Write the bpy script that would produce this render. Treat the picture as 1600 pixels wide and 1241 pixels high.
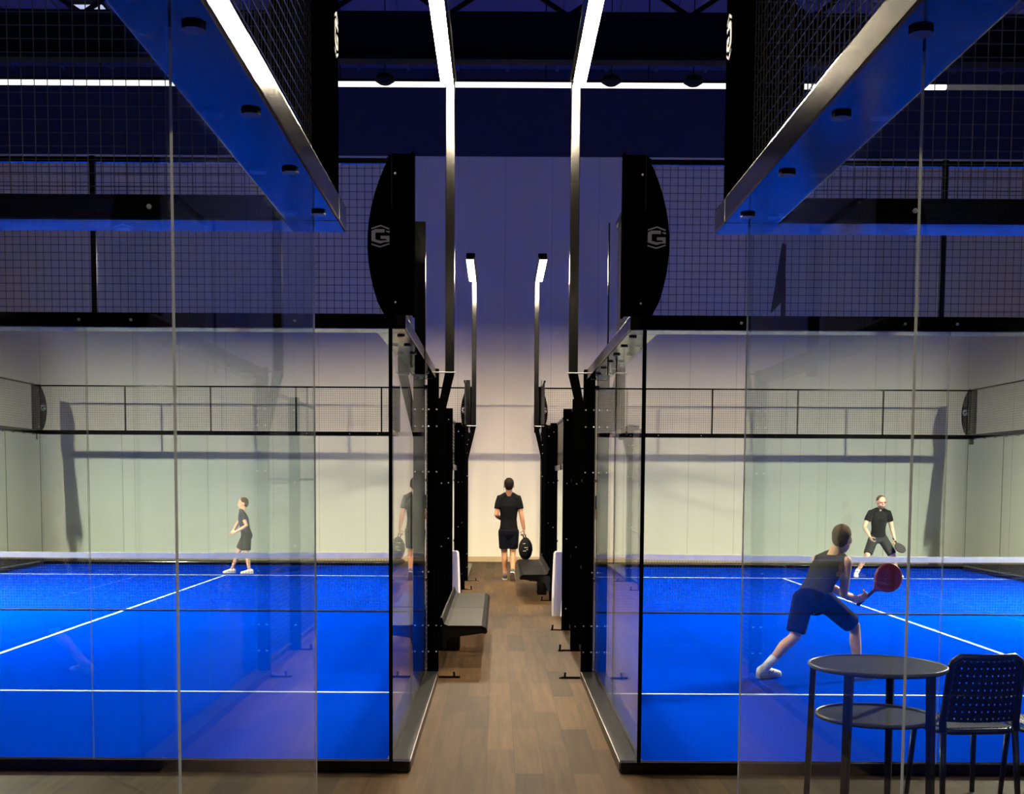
import bpy, bmesh, math, random
from mathutils import Vector, Matrix
random.seed(4)
for o in list(bpy.data.objects): bpy.data.objects.remove(o)
S = bpy.context.scene
COL = S.collection
V = Vector

# ---------------------------------------------------------------- camera, world, exposure
cam = bpy.data.cameras.new('camera'); camo = bpy.data.objects.new('camera', cam); COL.objects.link(camo)
S.camera = camo
cam.sensor_fit = 'HORIZONTAL'; cam.sensor_width = 36.0
cam.lens = 36.0 * 1878.12 / 1600
PITCH, ROLL = 0.07306, 0.00551
cam.shift_x = (800 - 777.97) / 1600
cam.shift_y = (887.92 - 620.5) / 1600
cam.clip_start = 0.05; cam.clip_end = 200
camo.matrix_world = (Matrix.Translation((-0.12625, 0, 2.0388)) @ Matrix.Rotation(math.pi/2 - PITCH, 4, 'X')
                     @ Matrix.Rotation(ROLL, 4, 'Z'))
w = bpy.data.worlds.new('world'); S.world = w; w.use_nodes = True
w.node_tree.nodes['Background'].inputs[0].default_value = (0.02, 0.03, 0.10, 1)
w.node_tree.nodes['Background'].inputs[1].default_value = 0.05
S.view_settings.view_transform = 'Standard'; S.view_settings.look = 'None'
S.view_settings.exposure = 0.0; S.view_settings.gamma = 1.0; S.view_settings.use_curve_mapping = False
LAMP = 800.0           # radiance of the court floodlights
LAMPCOL = (1.0, 0.83, 0.58)
cy = S.cycles
cy.max_bounces = 12; cy.diffuse_bounces = 4; cy.glossy_bounces = 5; cy.transmission_bounces = 8
cy.transparent_max_bounces = 64
cy.use_denoising = True
cy.sample_clamp_indirect = 6.0
cy.caustics_reflective = False; cy.caustics_refractive = False

# ---------------------------------------------------------------- materials
def mat(name, col, rough=0.6, metal=0.0, spec=0.5, noise=None, bump=None, emit=None, coat=0.0):
    m = bpy.data.materials.new(name); m.use_nodes = True
    nt = m.node_tree; b = nt.nodes['Principled BSDF']
    b.inputs['Base Color'].default_value = (*col, 1); b.inputs['Roughness'].default_value = rough
    b.inputs['Metallic'].default_value = metal; b.inputs['Specular IOR Level'].default_value = spec
    b.inputs['Coat Weight'].default_value = coat
    if emit:
        b.inputs['Emission Color'].default_value = (*emit[0], 1); b.inputs['Emission Strength'].default_value = emit[1]
    if noise or bump:
        tc = nt.nodes.new('ShaderNodeTexCoord')
        nz = nt.nodes.new('ShaderNodeTexNoise'); nz.inputs['Scale'].default_value = (noise or bump)[0]
        nz.inputs['Detail'].default_value = 6
        nt.links.new(tc.outputs['Object'], nz.inputs['Vector'])
        if noise:
            mx = nt.nodes.new('ShaderNodeMix'); mx.data_type = 'RGBA'
            k = noise[1]
            mx.inputs[6].default_value = (*[c*(1-k) for c in col], 1)
            mx.inputs[7].default_value = (*[min(1, c*(1+k)) for c in col], 1)
            nt.links.new(nz.outputs['Fac'], mx.inputs[0]); nt.links.new(mx.outputs[2], b.inputs['Base Color'])
        if bump:
            bp = nt.nodes.new('ShaderNodeBump'); bp.inputs['Strength'].default_value = bump[1]
            bp.inputs['Distance'].default_value = 0.01
            nt.links.new(nz.outputs['Fac'], bp.inputs['Height']); nt.links.new(bp.outputs[0], b.inputs['Normal'])
    return m

def mnode(nt, op, a=None, b=None):
    n = nt.nodes.new('ShaderNodeMath'); n.operation = op
    for i, x in enumerate((a, b)):
        if x is None: continue
        if isinstance(x, (int, float)): n.inputs[i].default_value = x
        else: nt.links.new(x, n.inputs[i])
    return n.outputs[0]

def glass_mat():
    m = bpy.data.materials.new('toughened_glass'); m.use_nodes = True
    nt = m.node_tree; nt.nodes.clear()
    out = nt.nodes.new('ShaderNodeOutputMaterial'); mix = nt.nodes.new('ShaderNodeMixShader')
    tr = nt.nodes.new('ShaderNodeBsdfTransparent'); tr.inputs[0].default_value = (0.915, 0.950, 0.962, 1)
    gl = nt.nodes.new('ShaderNodeBsdfGlossy'); gl.inputs['Roughness'].default_value = 0.0
    gl.inputs[0].default_value = (1, 1, 1, 1)
    geo = nt.nodes.new('ShaderNodeNewGeometry')
    dot = nt.nodes.new('ShaderNodeVectorMath'); dot.operation = 'DOT_PRODUCT'
    nt.links.new(geo.outputs['Normal'], dot.inputs[0]); nt.links.new(geo.outputs['Incoming'], dot.inputs[1])
    c = mnode(nt, 'ABSOLUTE', dot.outputs['Value'])
    p = mnode(nt, 'POWER', mnode(nt, 'SUBTRACT', 1.0, c), 11.5)
    f = mnode(nt, 'MINIMUM', 0.92, mnode(nt, 'ADD', mnode(nt, 'MULTIPLY', p, 1.5), 0.006))
    nt.links.new(f, mix.inputs[0]); nt.links.new(tr.outputs[0], mix.inputs[1]); nt.links.new(gl.outputs[0], mix.inputs[2])
    nt.links.new(mix.outputs[0], out.inputs[0])
    return m

def wood_mat():
    m = mat('wood_planks', (0.3, 0.2, 0.13), 0.55, spec=0.05)
    nt = m.node_tree; b = nt.nodes['Principled BSDF']
    tc = nt.nodes.new('ShaderNodeTexCoord')
    sx = nt.nodes.new('ShaderNodeSeparateXYZ'); nt.links.new(tc.outputs['Object'], sx.inputs[0])
    cb = nt.nodes.new('ShaderNodeCombineXYZ'); nt.links.new(sx.outputs[1], cb.inputs[0]); nt.links.new(sx.outputs[0], cb.inputs[1])
    br = nt.nodes.new('ShaderNodeTexBrick'); nt.links.new(cb.outputs[0], br.inputs['Vector'])
    br.inputs['Scale'].default_value = 1; br.inputs['Brick Width'].default_value = 1.5; br.inputs['Row Height'].default_value = 0.2
    br.inputs['Mortar Size'].default_value = 0.0025; br.inputs['Mortar Smooth'].default_value = 0.3
    br.inputs['Color1'].default_value = (0.030, 0.0185, 0.0105, 1); br.inputs['Color2'].default_value = (0.066, 0.040, 0.0195, 1)
    br.inputs['Mortar'].default_value = (0.03, 0.019, 0.012, 1)
    mp = nt.nodes.new('ShaderNodeMapping'); mp.inputs['Scale'].default_value = (22, 1.3, 1)
    nt.links.new(tc.outputs['Object'], mp.inputs[0])
    nz = nt.nodes.new('ShaderNodeTexNoise'); nz.inputs['Scale'].default_value = 1.0; nz.inputs['Detail'].default_value = 8
    nt.links.new(mp.outputs[0], nz.inputs['Vector'])
    mx = nt.nodes.new('ShaderNodeMix'); mx.data_type = 'RGBA'; mx.blend_type = 'OVERLAY'; mx.inputs[0].default_value = 0.85
    nt.links.new(br.outputs['Color'], mx.inputs[6]); nt.links.new(nz.outputs['Color'], mx.inputs[7])
    hs = nt.nodes.new('ShaderNodeRGBToBW'); nt.links.new(nz.outputs['Color'], hs.inputs[0])
    nt.links.new(hs.outputs[0], mx.inputs[7])
    nt.links.new(mx.outputs[2], b.inputs['Base Color'])
    return m

def wall_mat():
    m = mat('cream_wall_panels', (0.58, 0.54, 0.46), 0.75, spec=0.25)
    nt = m.node_tree; b = nt.nodes['Principled BSDF']
    tc = nt.nodes.new('ShaderNodeTexCoord'); sx = nt.nodes.new('ShaderNodeSeparateXYZ')
    nt.links.new(tc.outputs['Object'], sx.inputs[0])
    fr = mnode(nt, 'FRACT', mnode(nt, 'MULTIPLY', sx.outputs[0], 1/1.15))
    seam = mnode(nt, 'LESS_THAN', fr, 0.014)
    nz = nt.nodes.new('ShaderNodeTexNoise'); nz.inputs['Scale'].default_value = 1.0
    mp = nt.nodes.new('ShaderNodeMapping'); mp.inputs['Scale'].default_value = (2.2, 2.2, 0.12)
    nt.links.new(tc.outputs['Object'], mp.inputs[0]); nt.links.new(mp.outputs[0], nz.inputs['Vector'])
    mx = nt.nodes.new('ShaderNodeMix'); mx.data_type = 'RGBA'
    mx.inputs[6].default_value = (0.56, 0.52, 0.435, 1); mx.inputs[7].default_value = (0.625, 0.58, 0.485, 1)
    nt.links.new(nz.outputs['Fac'], mx.inputs[0])
    m2 = nt.nodes.new('ShaderNodeMix'); m2.data_type = 'RGBA'
    m2.inputs[7].default_value = (0.38, 0.34, 0.28, 1)
    nt.links.new(mnode(nt, 'MULTIPLY', seam, 0.7), m2.inputs[0]); nt.links.new(mx.outputs[2], m2.inputs[6])
    nt.links.new(m2.outputs[2], b.inputs['Base Color'])
    return m

M = dict(
    glass=glass_mat(),
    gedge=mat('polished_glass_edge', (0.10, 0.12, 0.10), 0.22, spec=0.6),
    black=mat('black_powder_coat', (0.001, 0.001, 0.0012), 0.12, spec=0.36),
    satin=mat('black_satin_steel', (0.004, 0.004, 0.0045), 0.30, spec=0.4),
    pole=mat('black_gloss_steel', (0.0012, 0.0012, 0.0012), 0.18, spec=0.28),
    wire=mat('black_coated_wire', (0.02, 0.02, 0.021), 0.3, spec=0.8),
    bolt=mat('zinc_bolt', (0.75, 0.75, 0.74), 0.3, metal=1.0),
    turf=mat('blue_turf', (0.0, 0.0275, 0.405), 0.95, spec=0.0, noise=(0.55, 0.10), bump=None),
    line=mat('white_court_line', (0.58, 0.66, 0.74), 0.8, spec=0.2),
    net=mat('black_net_cord', (0.012, 0.012, 0.015), 0.8),
    band=mat('white_net_tape', (0.88, 0.86, 0.80), 0.7, noise=(9, 0.14)),
    pad=mat('white_foam_padding', (0.55, 0.55, 0.57), 0.6),
    wood=wood_mat(), wall=wall_mat(),
    navy=mat('dark_navy_cladding', (0.020, 0.024, 0.055), 0.7, spec=0.2),
    deck=mat('navy_roof_deck', (0.05, 0.055, 0.15), 0.75, spec=0.2),
    girder=mat('black_girder', (0.004, 0.004, 0.005), 0.8, spec=0.1),
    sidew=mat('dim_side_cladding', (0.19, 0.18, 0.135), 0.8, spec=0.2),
    skirt=mat('tan_skirting', (0.38, 0.28, 0.17), 0.5),
    lamp=mat('floodlight_diffuser', (0.8, 0.8, 0.8), 0.5, emit=(LAMPCOL, LAMP)),
    lampdim=mat('dimmed_floodlight_diffuser', (0.8, 0.8, 0.8), 0.5, emit=(LAMPCOL, LAMP*0.56)),
    lampmid=mat('strong_floodlight_diffuser', (0.8, 0.8, 0.8), 0.5, emit=(LAMPCOL, LAMP*31.0)),
    matte=mat('matte_black_sheet', (0.0008, 0.0008, 0.0009), 0.6, spec=0.0),
    gedge_lit=mat('lit_polished_glass_edge', (0.40, 0.42, 0.36), 0.2, spec=0.6),  # lit copy of the glass edge, lamp highlights on near panes put into the colour
    strip=mat('ceiling_strip_diffuser', (0.8, 0.8, 0.8), 0.5, emit=((1, 0.93, 0.76), 1.7)),
    sky=mat('skylight_pane', (0.5, 0.5, 0.55), 0.3, emit=((0.72, 0.76, 1.0), 0.8)),
    logo=mat('grey_emblem', (0.36, 0.36, 0.37), 0.5),
    seat=mat('dark_grey_bench_steel', (0.0025, 0.0025, 0.0027), 0.42, spec=0.04),
    tabletop=mat('dark_grey_table_metal', (0.007, 0.0066, 0.0062), 0.45, spec=0.25),
    rim=mat('pale_table_rim', (0.10, 0.09, 0.07), 0.35),  # paler tone than the table top
    tleg=mat('charcoal_table_leg', (0.007, 0.007, 0.007), 0.45, spec=0.25),
    chair=mat('black_plastic', (0.004, 0.004, 0.005), 0.4, spec=0.3),
    skin=mat('skin', (0.66, 0.36, 0.21), 0.55, spec=0.35),
    skin2=mat('tanned_skin', (0.34, 0.16, 0.08), 0.55, spec=0.35),
    hair=mat('short_brown_hair', (0.085, 0.055, 0.03), 0.8, spec=0.1, noise=(60, 0.5)),
    hair2=mat('dark_hair', (0.010, 0.007, 0.005), 0.8, spec=0.05, noise=(60, 0.4)),
    beard=mat('brown_beard', (0.10, 0.055, 0.035), 0.8),
    shirt=mat('charcoal_sport_fabric', (0.036, 0.034, 0.031), 0.85, spec=0.04, bump=(28, 0.35)),
    shirt2=mat('black_sport_fabric', (0.0045, 0.0045, 0.005), 0.85, spec=0.04, bump=(24, 0.3)),
    shirt3=mat('grey_sport_fabric', (0.040, 0.043, 0.052), 0.85, spec=0.04, bump=(24, 0.3)),
    shorts=mat('navy_black_shorts', (0.004, 0.0045, 0.008), 0.85, spec=0.04, bump=(20, 0.4)),
    shorts2=mat('dark_grey_shorts', (0.024, 0.025, 0.024), 0.85, spec=0.04, bump=(20, 0.4)),
    white=mat('white_shoe', (0.80, 0.78, 0.74), 0.6),
    cream=mat('cream_shoe', (0.80, 0.68, 0.50), 0.6),
    dark=mat('dark_shoe', (0.02, 0.02, 0.022), 0.6),
    sole=mat('grey_shoe_sole', (0.35, 0.34, 0.33), 0.7),
    red=mat('dark_red_racket', (0.15, 0.003, 0.010), 0.45, noise=(14, 0.35)),
    rframe=mat('maroon_racket_rim', (0.20, 0.02, 0.035), 0.35),
    grip=mat('black_grip', (0.02, 0.016, 0.018), 0.8),
    bag=mat('black_bag_fabric', (0.002, 0.002, 0.002), 0.6, spec=0.12, bump=(30, 0.6)),
    print=mat('pale_print', (0.32, 0.32, 0.30), 0.6),
    eye=mat('dark_eye', (0.02, 0.015, 0.012), 0.3),
    lip=mat('lips', (0.36, 0.12, 0.10), 0.5),
    glasses=mat('reddish_glasses', (0.35, 0.05, 0.05), 0.2),
)

# ---------------------------------------------------------------- mesh building
def perp(d):
    d = d.normalized(); a = V((0, 0, 1)) if abs(d.z) < 0.9 else V((1, 0, 0))
    u = d.cross(a).normalized(); return u, d.cross(u).normalized()

class MB:
    def __init__(s): s.v = []; s.f = []; s.m = []; s.mi = 0
    def face(s, idx): s.f.append(tuple(idx)); s.m.append(s.mi)
    def box(s, x0, x1, y0, y1, z0, z1):
        x0, x1 = sorted((x0, x1)); y0, y1 = sorted((y0, y1)); z0, z1 = sorted((z0, z1))
        b = len(s.v)
        s.v += [V(p) for p in ((x0,y0,z0),(x1,y0,z0),(x1,y1,z0),(x0,y1,z0),(x0,y0,z1),(x1,y0,z1),(x1,y1,z1),(x0,y1,z1))]
        for q in ((3,2,1,0),(4,5,6,7),(0,1,5,4),(1,2,6,5),(2,3,7,6),(3,0,4,7)): s.face(b+i for i in q)
        return s
    def rings(s, rs, cap=True):
        """rs: list of rings (lists of points, same count)"""
        n = len(rs[0]); b = len(s.v)
        for r in rs: s.v += r
        for k in range(len(rs)-1):
            for i in range(n):
                j = (i+1) % n
                s.face((b+k*n+i, b+k*n+j, b+(k+1)*n+j, b+(k+1)*n+i))
        if cap:
            s.face(b+i for i in reversed(range(n))); e = b+(len(rs)-1)*n
            s.face(e+i for i in range(n))
        return s
    def tube(s, pts, r, n=8, cap=True, phase=0.0):
        pts = [V(p) for p in pts]; rr = r if isinstance(r, (list, tuple)) else [r]*len(pts)
        rs = []; u = None
        for k, p in enumerate(pts):
            d = (pts[min(k+1, len(pts)-1)] - pts[max(k-1, 0)]).normalized()
            if u is None: u, v_ = perp(d)
            else:
                u = (u - d*u.dot(d)).normalized()
            v_ = d.cross(u)
            rs.append([p + u*(math.cos(2*math.pi*i/n+phase)*rr[k]) + v_*(math.sin(2*math.pi*i/n+phase)*rr[k]) for i in range(n)])
        return s.rings(rs, cap)
    def limb(s, prs, n=12):
        """closed capsule chain with rounded ends; prs = [(point, radius), ...]"""
        pts = [V(p) for p, r in prs]; rr = [r for p, r in prs]
        d0 = (pts[0]-pts[1]).normalized(); d1 = (pts[-1]-pts[-2]).normalized()
        P, R = [], []
        for a in (80, 55, 28):
            P.append(pts[0]+d0*rr[0]*math.sin(math.radians(a))); R.append(rr[0]*math.cos(math.radians(a)))
        P += pts; R += rr
        for a in (28, 55, 80):
            P.append(pts[-1]+d1*rr[-1]*math.sin(math.radians(a))); R.append(rr[-1]*math.cos(math.radians(a)))
        return s.tube(P, R, n)
    def ell(s, c, r, ax=None, nu=16, nv=10):
        c = V(c); X, Y, Z = ax if ax else (V((1,0,0)), V((0,1,0)), V((0,0,1)))
        rs = []
        for k in range(1, nv):
            t = -math.pi/2 + math.pi*k/nv
            rs.append([c + X*(r[0]*math.cos(t)*math.cos(2*math.pi*i/nu)) + Y*(r[1]*math.cos(t)*math.sin(2*math.pi*i/nu)) + Z*(r[2]*math.sin(t)) for i in range(nu)])
        return s.rings(rs)
    def loft(s, secs, n=16):
        """secs: (center, right, fwd, rx, ry)"""
        return s.rings([[V(c)+rt*(rx*math.cos(2*math.pi*i/n))+fw*(ry*math.sin(2*math.pi*i/n)) for i in range(n)] for c, rt, fw, rx, ry in secs])
    def prism(s, poly, fn, a, b):
        """poly: 2D outline; fn(u, v, w) -> point; extruded from w=a to w=b"""
        s.rings([[V(fn(u, v, a)) for u, v in poly], [V(fn(u, v, b)) for u, v in poly]]); return s
    def disc(s, c, r, z0, z1, n=48):
        return s.rings([[V((c[0]+r*math.cos(2*math.pi*i/n), c[1]+r*math.sin(2*math.pi*i/n), z)) for i in range(n)] for z in (z0, z1)])
    def build(s, name, m, parent=None, bevel=0, smooth=False, kind=None, label=None):
        me = bpy.data.meshes.new(name)
        loc = V(parent.get('_base', (0,0,0))) if parent else V((0,0,0))
        me.from_pydata([tuple(p-loc) for p in s.v], [], s.f)
        ms = m if isinstance(m, (list, tuple)) else [m]
        for x in ms: me.materials.append(x)
        me.polygons.foreach_set('material_index', s.m)
        bm = bmesh.new(); bm.from_mesh(me)
        bmesh.ops.recalc_face_normals(bm, faces=bm.faces)
        if bevel: bmesh.ops.bevel(bm, geom=[e for e in bm.edges if e.calc_face_angle(0) > 0.6], offset=bevel, segments=2, affect='EDGES', profile=0.6)
        bm.to_mesh(me); bm.free()
        if smooth: me.polygons.foreach_set('use_smooth', [True]*len(me.polygons))
        o = bpy.data.objects.new(name, me); COL.objects.link(o)
        if parent:
            o.parent = parent; o['_base'] = tuple(loc)
        if kind: o['kind'] = kind
        if label: o['label'] = label
        me.update(); return o

def thing(name, label, cat, loc, group=None):
    o = bpy.data.objects.new(name, None); COL.objects.link(o); o.location = loc; o['_base'] = tuple(loc)
    o.empty_display_size = 0.1
    o['label'] = label; o['category'] = cat
    if group: o['group'] = group
    return o
def tag(o, label, cat, group=None):
    o['label'] = label; o['category'] = cat
    if group: o['group'] = group
    return o
def structure(mb, name, m, **k): return mb.build(name, m, kind='structure', **k)
def bolt(c, d, parent, r=0.011):
    c = V(c); d = V(d).normalized()
    mb = MB(); mb.tube([c - d*0.002, c + d*0.008], r, 6); mb.tube([c + d*0.008, c + d*0.013], [r*0.8, r*0.5], 8)
    return mb.build('bolt', M['bolt'], parent)

# ---------------------------------------------------------------- the hall
YW = 30.05
structure(MB().box(-16, 16, -20, YW, -0.2, 0), 'floor', M['wood'])
structure(MB().box(-16.3, 16.3, YW, YW+0.3, 0, 9.93), 'wall_back', M['wall'])
structure(MB().box(-16.3, 16.3, YW-0.05, YW+0.3, 9.93, 12.2), 'wall_back_upper', M['navy'])
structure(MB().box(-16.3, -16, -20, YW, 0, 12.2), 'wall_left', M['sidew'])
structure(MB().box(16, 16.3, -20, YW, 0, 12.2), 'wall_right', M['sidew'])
structure(MB().box(-16.3, 16.3, -20.3, -20, 0, 12.2), 'wall_front', M['navy'])
structure(MB().box(-16, 16, YW-0.03, YW, 0, 0.13), 'baseboard_back', M['skirt'])
# roof deck with ribs, an opening for the skylight
sk = (-9.3, -6.9, 25.2, 26.9)
mb = MB()
mb.box(-16.3, 16.3, -20.3, sk[2], 12.0, 12.2); mb.box(-16.3, 16.3, sk[3], YW+0.3, 12.0, 12.2)
mb.box(-16.3, sk[0], sk[2], sk[3], 12.0, 12.2); mb.box(sk[1], 16.3, sk[2], sk[3], 12.0, 12.2)
for i in range(27): mb.box(-15.6+i*1.2, -15.52+i*1.2, 20, YW, 11.94, 12.0)
structure(mb, 'ceiling', M['deck'])
wn = MB().box(sk[0], sk[1], sk[2], sk[3], 12.06, 12.1); structure(wn, 'window_1', M['sky'])
mb = MB()
for i in range(4): mb.box(sk[0]+i*0.78, sk[0]+0.06+i*0.78, sk[2], sk[3], 11.97, 12.05)
mb.box(sk[0], sk[1], 26.02, 26.08, 11.97, 12.05); structure(mb, 'trim_1', M['girder'])
# deep girder across the hall and the diagonal braces of the roof truss
mb = MB(); mb.box(-16, 16, 22.95, 23.05, 9.85, 10.62); mb.box(-16, 16, 22.85, 23.15, 9.8, 9.86); mb.box(-16, 16, 22.85, 23.15, 10.6, 10.66)
structure(mb, 'trim_2', M['girder'])
mb = MB()
for i in range(-6, 7):
    x = i*2.4
    mb.tube([(x, 24.5, 11.97), (x+1.2, 24.5, 11.2)], 0.05, 6); mb.tube([(x+1.2, 24.5, 11.2), (x+2.4, 24.5, 11.97)], 0.05, 6)
mb.box(-16, 16, 24.42, 24.58, 11.10, 11.20); mb.box(-16, 16, 24.45, 24.55, 11.93, 12.0)
structure(mb, 'trim_3', M['girder'])

# ---------------------------------------------------------------- ceiling strip lights
def strip_light(xa, xb, label):
    t = thing('strip_light', label, 'strip light', ((xa+xb)/2, 24, 9.72), 'linear strip lights below the girder')
    MB().box(xa, xb, 23.95, 24.05, 9.75, 9.80).build('housing', M['girder'], t, bevel=0.01)
    MB().box(xa+0.02, xb-0.02, 23.955, 24.045, 9.665, 9.75).build('diffuser', M['strip'], t, bevel=0.015)
    for k in range(int((xb-xa)//2)+1):
        x = xa + 0.3 + k*2
        if x < xb: MB().tube([(x, 24, 9.80), (x, 24, 12.0)], 0.012, 6).build('hanger', M['girder'], t)
strip_light(-12.2, -6.03, 'long lit strip light high on the left, ending above the left court')
strip_light(-3.55, 8.56, 'long lit strip light crossing behind both lamp poles under the girder')
for x, lb in ((-2.35, 'dark pendant on the strip light, left of both lamp poles'), (2.0, 'dark pendant on the strip light just right of the right lamp pole'), (3.58, 'dark pendant on the strip light near its right part, beside the mesh')):
    t = thing('pendant_lamp', lb, 'pendant', (x, 23.85, 9.7), 'dark round pendants on the strip light')
    mb = MB(); mb.rings([[V((x+r*math.cos(2*math.pi*i/20), 23.72+r*math.sin(2*math.pi*i/20), z)) for i in range(20)] for r, z in ((0.06, 9.82), (0.15, 9.78), (0.19, 9.72), (0.19, 9.68), (0.10, 9.62))])
    mb.build('shade', M['girder'], t, smooth=False)
    MB().tube([(x, 23.72, 9.8), (x, 23.72, 12.0)], 0.01, 6).build('cable', M['girder'], t)

# ---------------------------------------------------------------- padel courts
A = 0.87; W = 10.0
ZG = 3.05; ZB = 3.15; ZM = 4.2
def side(s): return 'left' if s < 0 else 'right'

def turf(s, y0, label):
    xa, xb = s*(A+0.032), s*(A+W-0.032)
    t = thing('court_turf', label, 'court surface', (s*(A+W/2), y0+10, 0))
    MB().box(xa, xb, y0+0.032, y0+20-0.032, 0.0, 0.012).build('turf_carpet', M['turf'], t)
    for y in (y0+3.05, y0+16.95):
        MB().box(xa, xb, y-0.025, y+0.025, 0.012, 0.0145).build('service_line', M['line'], t)
    xc = s*(A+W/2)
    MB().box(xc-0.025, xc+0.025, y0+3.05, y0+16.95, 0.012, 0.0145).build('centre_line', M['line'], t)

def wires_y(mb, y, x0, x1, z0, z1, sp=0.052, r=0.0021):
    x0, x1 = sorted((x0, x1)); n = int((x1-x0)/sp)
    for i in range(n+1): mb.tube([(x0+i*sp, y, z0), (x0+i*sp, y, z1)], r, 4)
    for j in range(int((z1-z0)/sp)+1): mb.tube([(x0, y+r*1.5, z0+j*sp), (x1, y+r*1.5, z0+j*sp)], r, 4)
def wires_x(mb, x, y0, y1, z0, z1, sp=0.052, r=0.0021):
    n = int((y1-y0)/sp)
    for i in range(n+1): mb.tube([(x, y0+i*sp, z0), (x, y0+i*sp, z1)], r, 4)
    for j in range(int((z1-z0)/sp)+1): mb.tube([(x+r*1.5, y0, z0+j*sp), (x+r*1.5, y1, z0+j*sp)], r, 4)

LOGO = [[(185,445),(445,360),(690,450),(680,490),(445,400),(190,480)],
        [(190,530),(300,475),(555,480),(555,570),(310,570),(300,590),(300,760),(430,795),(570,790),(625,770),(600,742),(445,740),(445,660),(690,660),(690,830),(560,830),(435,872),(190,800)],
        [(590,520),(700,530),(690,582),(600,548)],
        [(185,870),(430,940),(690,860),(690,892),(430,980),(190,907)]]
def corner_panel(s, xe, y, out, t):
    """curved sheet panel at a court corner; xe = outer edge x, bulging towards the court (direction s)"""
    pts = [(0, 3.15), (0, 4.22), (0.15, 4.22)]
    for k in range(1, 12):
        a = k/12; z = 4.22 - a*1.07
        pts.append((0.15+0.14*math.sin(math.pi*min(1, a*0.98))**0.8 + 0.045*a, z))
    pts.append((0.20, 3.15))
    yo = y + out*0.05
    p = MB().prism(pts, lambda u, v, w_: (xe+s*u, w_, v), yo-0.006, yo+0.006).build('corner_panel', M['matte'], t)
    MB().box(xe, xe+s*0.014, yo-out*0.12, yo, 3.15, 4.24).build('panel_flange', M['matte'], p)
    MB().tube([(xe+s*0.15, yo-0.010, 3.86), (xe+s*0.15, yo-0.010, 4.26)], 0.0035, 6).build('edge_wire', M['satin'], p)
    lg = MB(); cx, cz = xe+s*0.226, 3.675; k = 0.000242
    for po in LOGO:
        lg.prism([((px-437)*k+cx, cz-(py-670)*k) for px, py in po], lambda u, v, w_: (u, w_, v), yo-0.009, yo-0.006)
    if y > 6: lg.build('emblem', M['logo'], p, label='grey angular G emblem between two chevrons')
    for z in (4.09, 3.235): bolt((xe+s*0.125, yo-0.006, z), (0, -1, 0), p, 0.008)
    # the same emblem on the flange that faces the aisle
    lg = MB()
    for po in LOGO:
        lg.prism([((px-437)*k*0.72, 3.79-(py-670)*k*1.2) for px, py in po], lambda u, v, w_: (xe-s*w_, yo-out*0.06+u, v), 0.0, 0.003)
    if out > 0 and y < 6: lg.build('emblem', M['logo'], p)
    return p

def pane(mb):
    return mb
def glass_pane_y(x0, x1, y, z0, z1, t):
    ge = M['gedge_lit'] if y < 6 else M['gedge']
    mb = MB(); x0, x1 = sorted((x0, x1)); g = 0.004
    mb.box(x0+g, x1-g, y-0.006, y+0.006, z0, z1)
    for i, n in enumerate(('b','t','f','r','k','l')): pass
    mb.m = [1, 1, 0, 1, 0, 1]
    return mb.build('glass_pane', [M['glass'], ge], t)
def glass_pane_x(x, y0, y1, z0, z1, t):
    ge = M['gedge_lit'] if y0 < 6 else M['gedge']
    mb = MB(); g = 0.0015
    th = 0.003 if y0 < 6 else 0.006
    mb.box(x-th, x+th, y0+g, y1-g, z0, z1)
    mb.m = [1, 1, 1, 0, 1, 0]
    return mb.build('glass_pane', [M['glass'], ge], t)

def end_wall(s, y, out, label):
    """glass end wall with beam and mesh; out = outward direction along y"""
    xa, xb = s*A, s*(A+W)
    t = thing('court_end_wall', label, 'glass wall', (s*(A+W/2), y, 0))
    MB().box(s*0.735, s*(A+W+0.14), y+out*0.05, y-out*0.03, 0, 0.08).build('base_rail', M['black'], t, bevel=0.006)
    joints = [A, 2.95, 4.95, 6.95, 8.95, A+W]
    for a, b in zip(joints[:-1], joints[1:]): glass_pane_y(s*a, s*b, y, 0.08, ZG+0.01, t)
    bm = MB().box(s*0.755, s*(A+W+0.12), y+out*0.125, y-out*0.10, ZG, ZB).build('top_beam', M['black'], t, bevel=0.008)
    for j in (1.5, 2.6, 2.95, 3.6, 4.6): bolt((s*j, y-0.10 if out > 0 else y-0.125, 3.10), (0, -1, 0), bm, 0.010)
    mesh = MB(); wires_y(mesh, y, xa, xb, ZB, ZM-0.02); mesh.build('mesh_panel', M['wire'], t)
    MB().box(s*(A-0.02), s*(A+W), y-0.02, y+0.02, ZM-0.035, ZM).build('top_rail', M['black'], t)
    for k in range(6):
        x = s*(A+2*k) if k < 5 else xb
        MB().box(x-0.018, x+0.018, y+out*0.02, y+out*0.05, ZB, ZM).build('mesh_post', M['black'], t)
    corner_panel(s, s*(0.705 if y > 6 else 0.778), y, out, t)
    corner_panel(-s, s*(A+W+0.155), y, out, t)
    MB().box(s*0.80, s*0.88, y-0.03, y+0.03, ZB, ZM+0.02).build('corner_post', M['matte'], t, bevel=0.004)
    if y != 4.9: MB().box(s*(A-0.014), s*(A+0.010), y-0.016, y+0.014, 0.08, ZG).build('edge_seal', M['matte'], t)
    return t

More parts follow.
